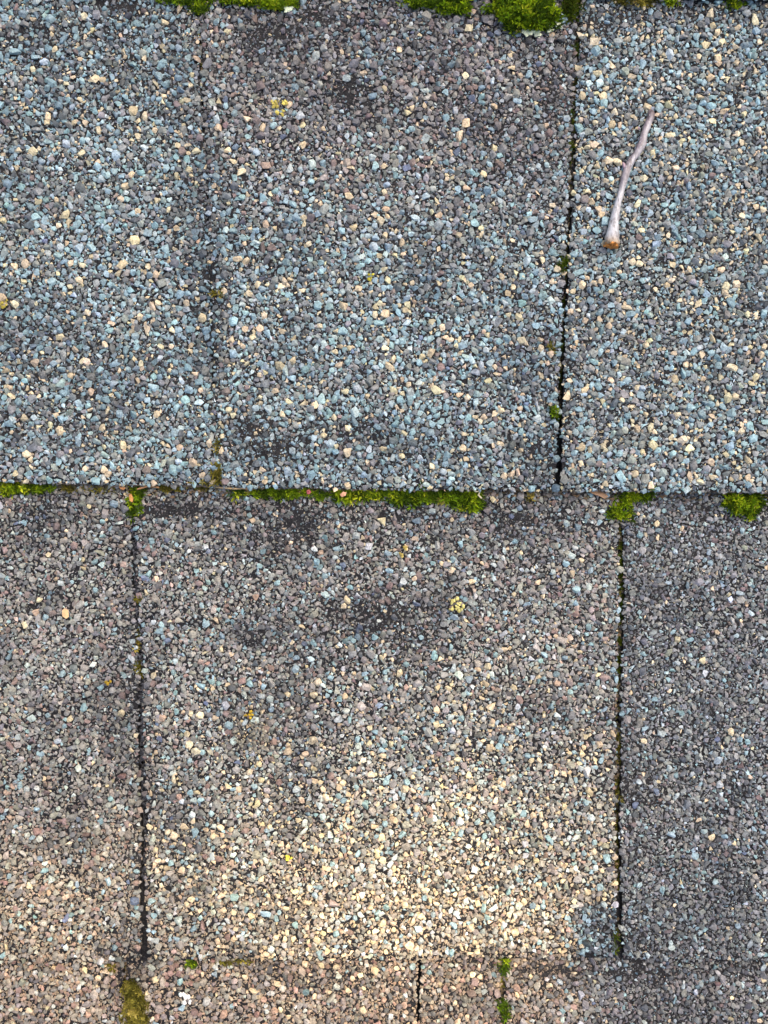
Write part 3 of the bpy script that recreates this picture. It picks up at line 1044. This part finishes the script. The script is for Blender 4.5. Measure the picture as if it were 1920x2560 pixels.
# the fallen twig
TW = [(1529, 613, 20.5), (1530, 600, 19), (1532, 582, 16), (1534, 565, 14), (1538, 540, 12.5), (1543, 515, 10.5), (1548, 495, 10), (1553, 478, 10), (1559, 455, 10.5),
      (1564, 435, 11.5), (1568, 420, 12.5), (1574, 409, 11), (1582, 397, 9.5), (1591, 385, 10.5), (1600, 371, 12), (1606, 355, 12), (1610, 338, 10.5), (1615, 322, 9.5),
      (1620, 308, 9.5), (1626, 296, 10), (1629, 285, 10.5), (1626, 277, 7)]
xs, ys, rs = [np.array(a, float) for a in zip(*TW)]
tt = np.linspace(0, len(TW) - 1, 64)
xs, ys, rs = [np.interp(tt, np.arange(len(TW)), a) for a in (xs, ys, rs)]
rs = rs * .86 * (1 + .30 * (fbm(tt * 1.0, tt * 0, 1.6, 71, 2) - .5))
for _ in range(2):
    for a in (xs, ys, rs):
        a[1:-1] = (a[:-2] + 2 * a[1:-1] + a[2:]) / 4
g0 = top_z(xs, ys)
zz = g0 + (3.5 + rs) * S
path = np.stack(W(xs, ys, zz), -1)
twig = bpy.data.objects.new('twig', None)
C.objects.link(twig)
twig.location = (float(path[:, 0].mean()), float(path[:, 1].mean()), float(g0.mean()))
twig.empty_display_size = .01
tag(twig, 'short crooked grey twig with an orange broken end on the upper shingle', 'twig')
v, f = tube(path, rs * S, 16, 0.95, 0.22, 4)
tcol = np.zeros((len(v), 3))
for i in range(64):
    t = i / 63
    lowc, upc, tipc = np.array((.41, .435, .44)), np.array((.33, .33, .34)), np.array((.17, .14, .14))
    c = lowc * (1 - sstep(.25, .5, t)) + upc * sstep(.25, .5, t)
    c = c * (1 - sstep(.82, .97, t)) + tipc * sstep(.82, .97, t)
    c = c * (1 - (1 - sstep(0, .08, t))) + np.array((.3, .22, .12)) * (1 - sstep(0, .08, t))
    for k in range(16):
        side = math.cos(2 * math.pi * k / 16)
        j = i * 16 + k
        side_shade = sstep(0.1, 0.8, fbm(i * 1.0, k * 4.0, 9, 8) * 1.2 - .2 - side * .35 * np.sign(1)) * sstep(.2, .4, t)  # mottling plus the shaded left side, painted into the bark tint
        tcol[j] = c * (1 - .7 * side_shade) + np.array((.12, .085, .095)) * .7 * side_shade
mesh_py('stem', v, f, BARK, origin=tuple(path.mean(0)), parent=twig, color=tcol, smooth=True)
# broken end: a fibrous disc standing proud of the bark
V, F, n = [], [], 18
ctr = path[0]
d = path[0] - path[3]
d /= np.linalg.norm(d)
s = np.cross(d, (0, 0, 1.0))
s /= np.linalg.norm(s)
t = np.cross(s, d)
V.append(ctr + d * 3 * S)
for ring, (rr, out) in enumerate(((.4, 4), (.75, 3), (.97, 1.5), (.97, -2))):
    for k in range(n):
        a = 2 * math.pi * k / n
        r = rs[0] * S * rr * (1 + .12 * rng.normal())
        V.append(ctr + (s * math.cos(a) + t * math.sin(a)) * r + d * (out + rng.normal() * (2.2 if ring < 3 else 0)) * S)
for k in range(n):
    F.append((0, 1 + k, 1 + (k + 1) % n))
    for r in range(3):
        a, b = 1 + r * n + k, 1 + r * n + (k + 1) % n
        F.append((a, a + n, b + n, b))
cc = np.array((.50, .20, .045))[None] * np.exp(rng.normal(0, .22, (len(V), 1)))
mesh_py('broken_end', V, F, DRY, origin=tuple(ctr), parent=twig, color=cc)
# side buds
for (bx, by, ax, ay, L, r) in ((1562, 419, -5, -14, 14, 5.5), (1611, 360, 8, -5, 6, 5), (1598, 322, -3, -8, 6, 3), (1541, 522, -7, -2, 7, 4)):
    i = int(np.argmin((xs - bx) ** 2 + (ys - by) ** 2))
    z = zz[i]
    q = math.hypot(ax, ay)
    pts = [W(bx + ax / q * L * u_, by + ay / q * L * u_, z + 1 * S) for u_ in (-.4, .1, .5, .85, 1.05)]
    v, f = tube(pts, [r * S * a for a in (.9, 1, .85, .5, .12)], 8)
    mesh_py('bud', v, f, BARK, origin=tuple(v.mean(0)), parent=twig, color=np.tile(np.array((.3, .22, .25)), (len(v), 1)), smooth=True)
# pale breathing pores in the bark
V, F = [], []
for i in range(6, 60, 2):
    if rng.random() < .25:
        continue
    a = math.radians(rng.uniform(60, 150))
    d = path[min(i + 1, 63)] - path[i - 1]
    d /= np.linalg.norm(d)
    s = np.cross(d, (0, 0, 1.0))
    s /= np.linalg.norm(s)
    t = np.cross(s, d)
    nrm = s * math.cos(a) + t * math.sin(a)
    sd = np.cross(nrm, d)
    p = path[i] + nrm * rs[i] * S * .98
    b = len(V)
    V += [p + d * 2.6 * S, p + sd * 1.2 * S, p - d * 2.6 * S, p - sd * 1.2 * S, p + nrm * 1.1 * S]
    F += [(b, b + 1, b + 4), (b + 1, b + 2, b + 4), (b + 2, b + 3, b + 4), (b + 3, b, b + 4)]
o = mesh_py('pores', V, F, DRY, origin=tuple(path.mean(0)), parent=twig, color=np.tile(np.array((.55, .5, .5)), (len(V), 1)))
o['kind'] = 'stuff'


# ------------------------------------------------------------------ unseen foliage added beside the roof, shaped to cast its shade
def want(x, y):
    """share of sun the added foliage lets through onto photo pixel x, y"""
    edge = 1640 - 120 * sstep(2190, 2290, y) - 60 * sstep(2400, 2500, y)
    right = 1 - sstep(edge - 50, edge + 30, x)
    g = sstep(1500, 2300, y) * right * (.55 + .45 * sstep(350, 750, x))
    peak = np.exp(-((x - 1180) / 330) ** 2 - ((y - 2240) / 210) ** 2) * right
    return np.clip(.015 + (.38 - .06 * sstep(2390, 2420, y)) * g + .62 * peak, .015, 1)


added_tree = bpy.data.objects.new('added_tree', None)
C.objects.link(added_tree)
base = Vector((2.6, 2.9, -3.2))
added_tree.location = base
added_tree.empty_display_size = .2
tag(added_tree, 'leafy shade caster added out of view beside the roof', 'added_tree')
added_trunk_path = [base, base + Vector((.05, .0, 1.6)), base + Vector((-.02, .05, 3.3)), base + Vector((-.25, -.3, 4.6)), base + Vector((-.7, -.9, 5.1))]
v, f = tube(added_trunk_path, [.2, .17, .14, .09, .05], 12)
mesh_py('added_trunk', v, f, BARK, origin=tuple(base), parent=added_tree, color=np.tile(np.array((.18, .15, .12)), (len(v), 1)), smooth=True)
n = 12000
lx, ly = rng.uniform(-1100, 3000, n), rng.uniform(-1100, 3500, n)
dens = np.log(want(lx, ly)) / math.log(.015)
keepl = rng.random(n) < dens
lx, ly = lx[keepl], ly[keepl]
V, F, Cc = [], [], []
ends = []
for x, y in zip(lx, ly):
    p = np.array(W(x, y)) + np.array(SUN) * rng.uniform(1.7, 2.5)
    nrm = np.array(SUN) + rng.normal(0, .35, 3)
    nrm /= np.linalg.norm(nrm)
    a = np.cross(nrm, rng.normal(size=3))
    a /= np.linalg.norm(a)
    b = np.cross(nrm, a)
    L, Wd = rng.uniform(.006, .010), rng.uniform(.004, .0055)
    k = len(V)
    V += [p - a * L, p + b * Wd, p + a * L, p - b * Wd, p - nrm * .002]
    F += [(k, k + 1, k + 4), (k + 1, k + 2, k + 4), (k + 2, k + 3, k + 4), (k + 3, k, k + 4)]
    c = np.array((.06, .11, .02)) * math.exp(rng.normal(0, .2))
    Cc += [c] * 5
    if rng.random() < .006 and y < 1500:
        ends.append(p)
# leaves are carried by twigs that gather on the added branch
V2, F2 = [], []
hub = np.array(added_trunk_path[-1])
mid = np.array(SUN) * 2.5 + np.array((.1, .05, .12))
v, f = tube([hub, hub * .6 + mid * .4 + np.array((0, 0, .06)), mid], [.05, .03, .015], 8)
V2, F2 = list(v), list(f)
for e in ends:
    q = len(V2)
    v, f = tube([mid, mid * .5 + e * .5 + rng.normal(0, .02, 3), e], [.003, .0015, .0008], 4)
    V2 += list(v)
    F2 += [tuple(i + q for i in g) for g in f]
mesh_py('added_limb', V2, F2, BARK, origin=tuple(mid), parent=added_tree, color=np.tile(np.array((.18, .15, .12)), (len(V2), 1)))
added_crown = mesh_py('added_crown', V, F, ADDED_LEAF, origin=tuple(mid), parent=added_tree, color=np.array(Cc))
added_crown['kind'] = 'stuff'
print('triangles', sum(len(o.data.loops) - 2 * len(o.data.polygons) for o in bpy.data.objects if o.type == 'MESH'))
print('granules', N, 'objects', len(bpy.data.objects))
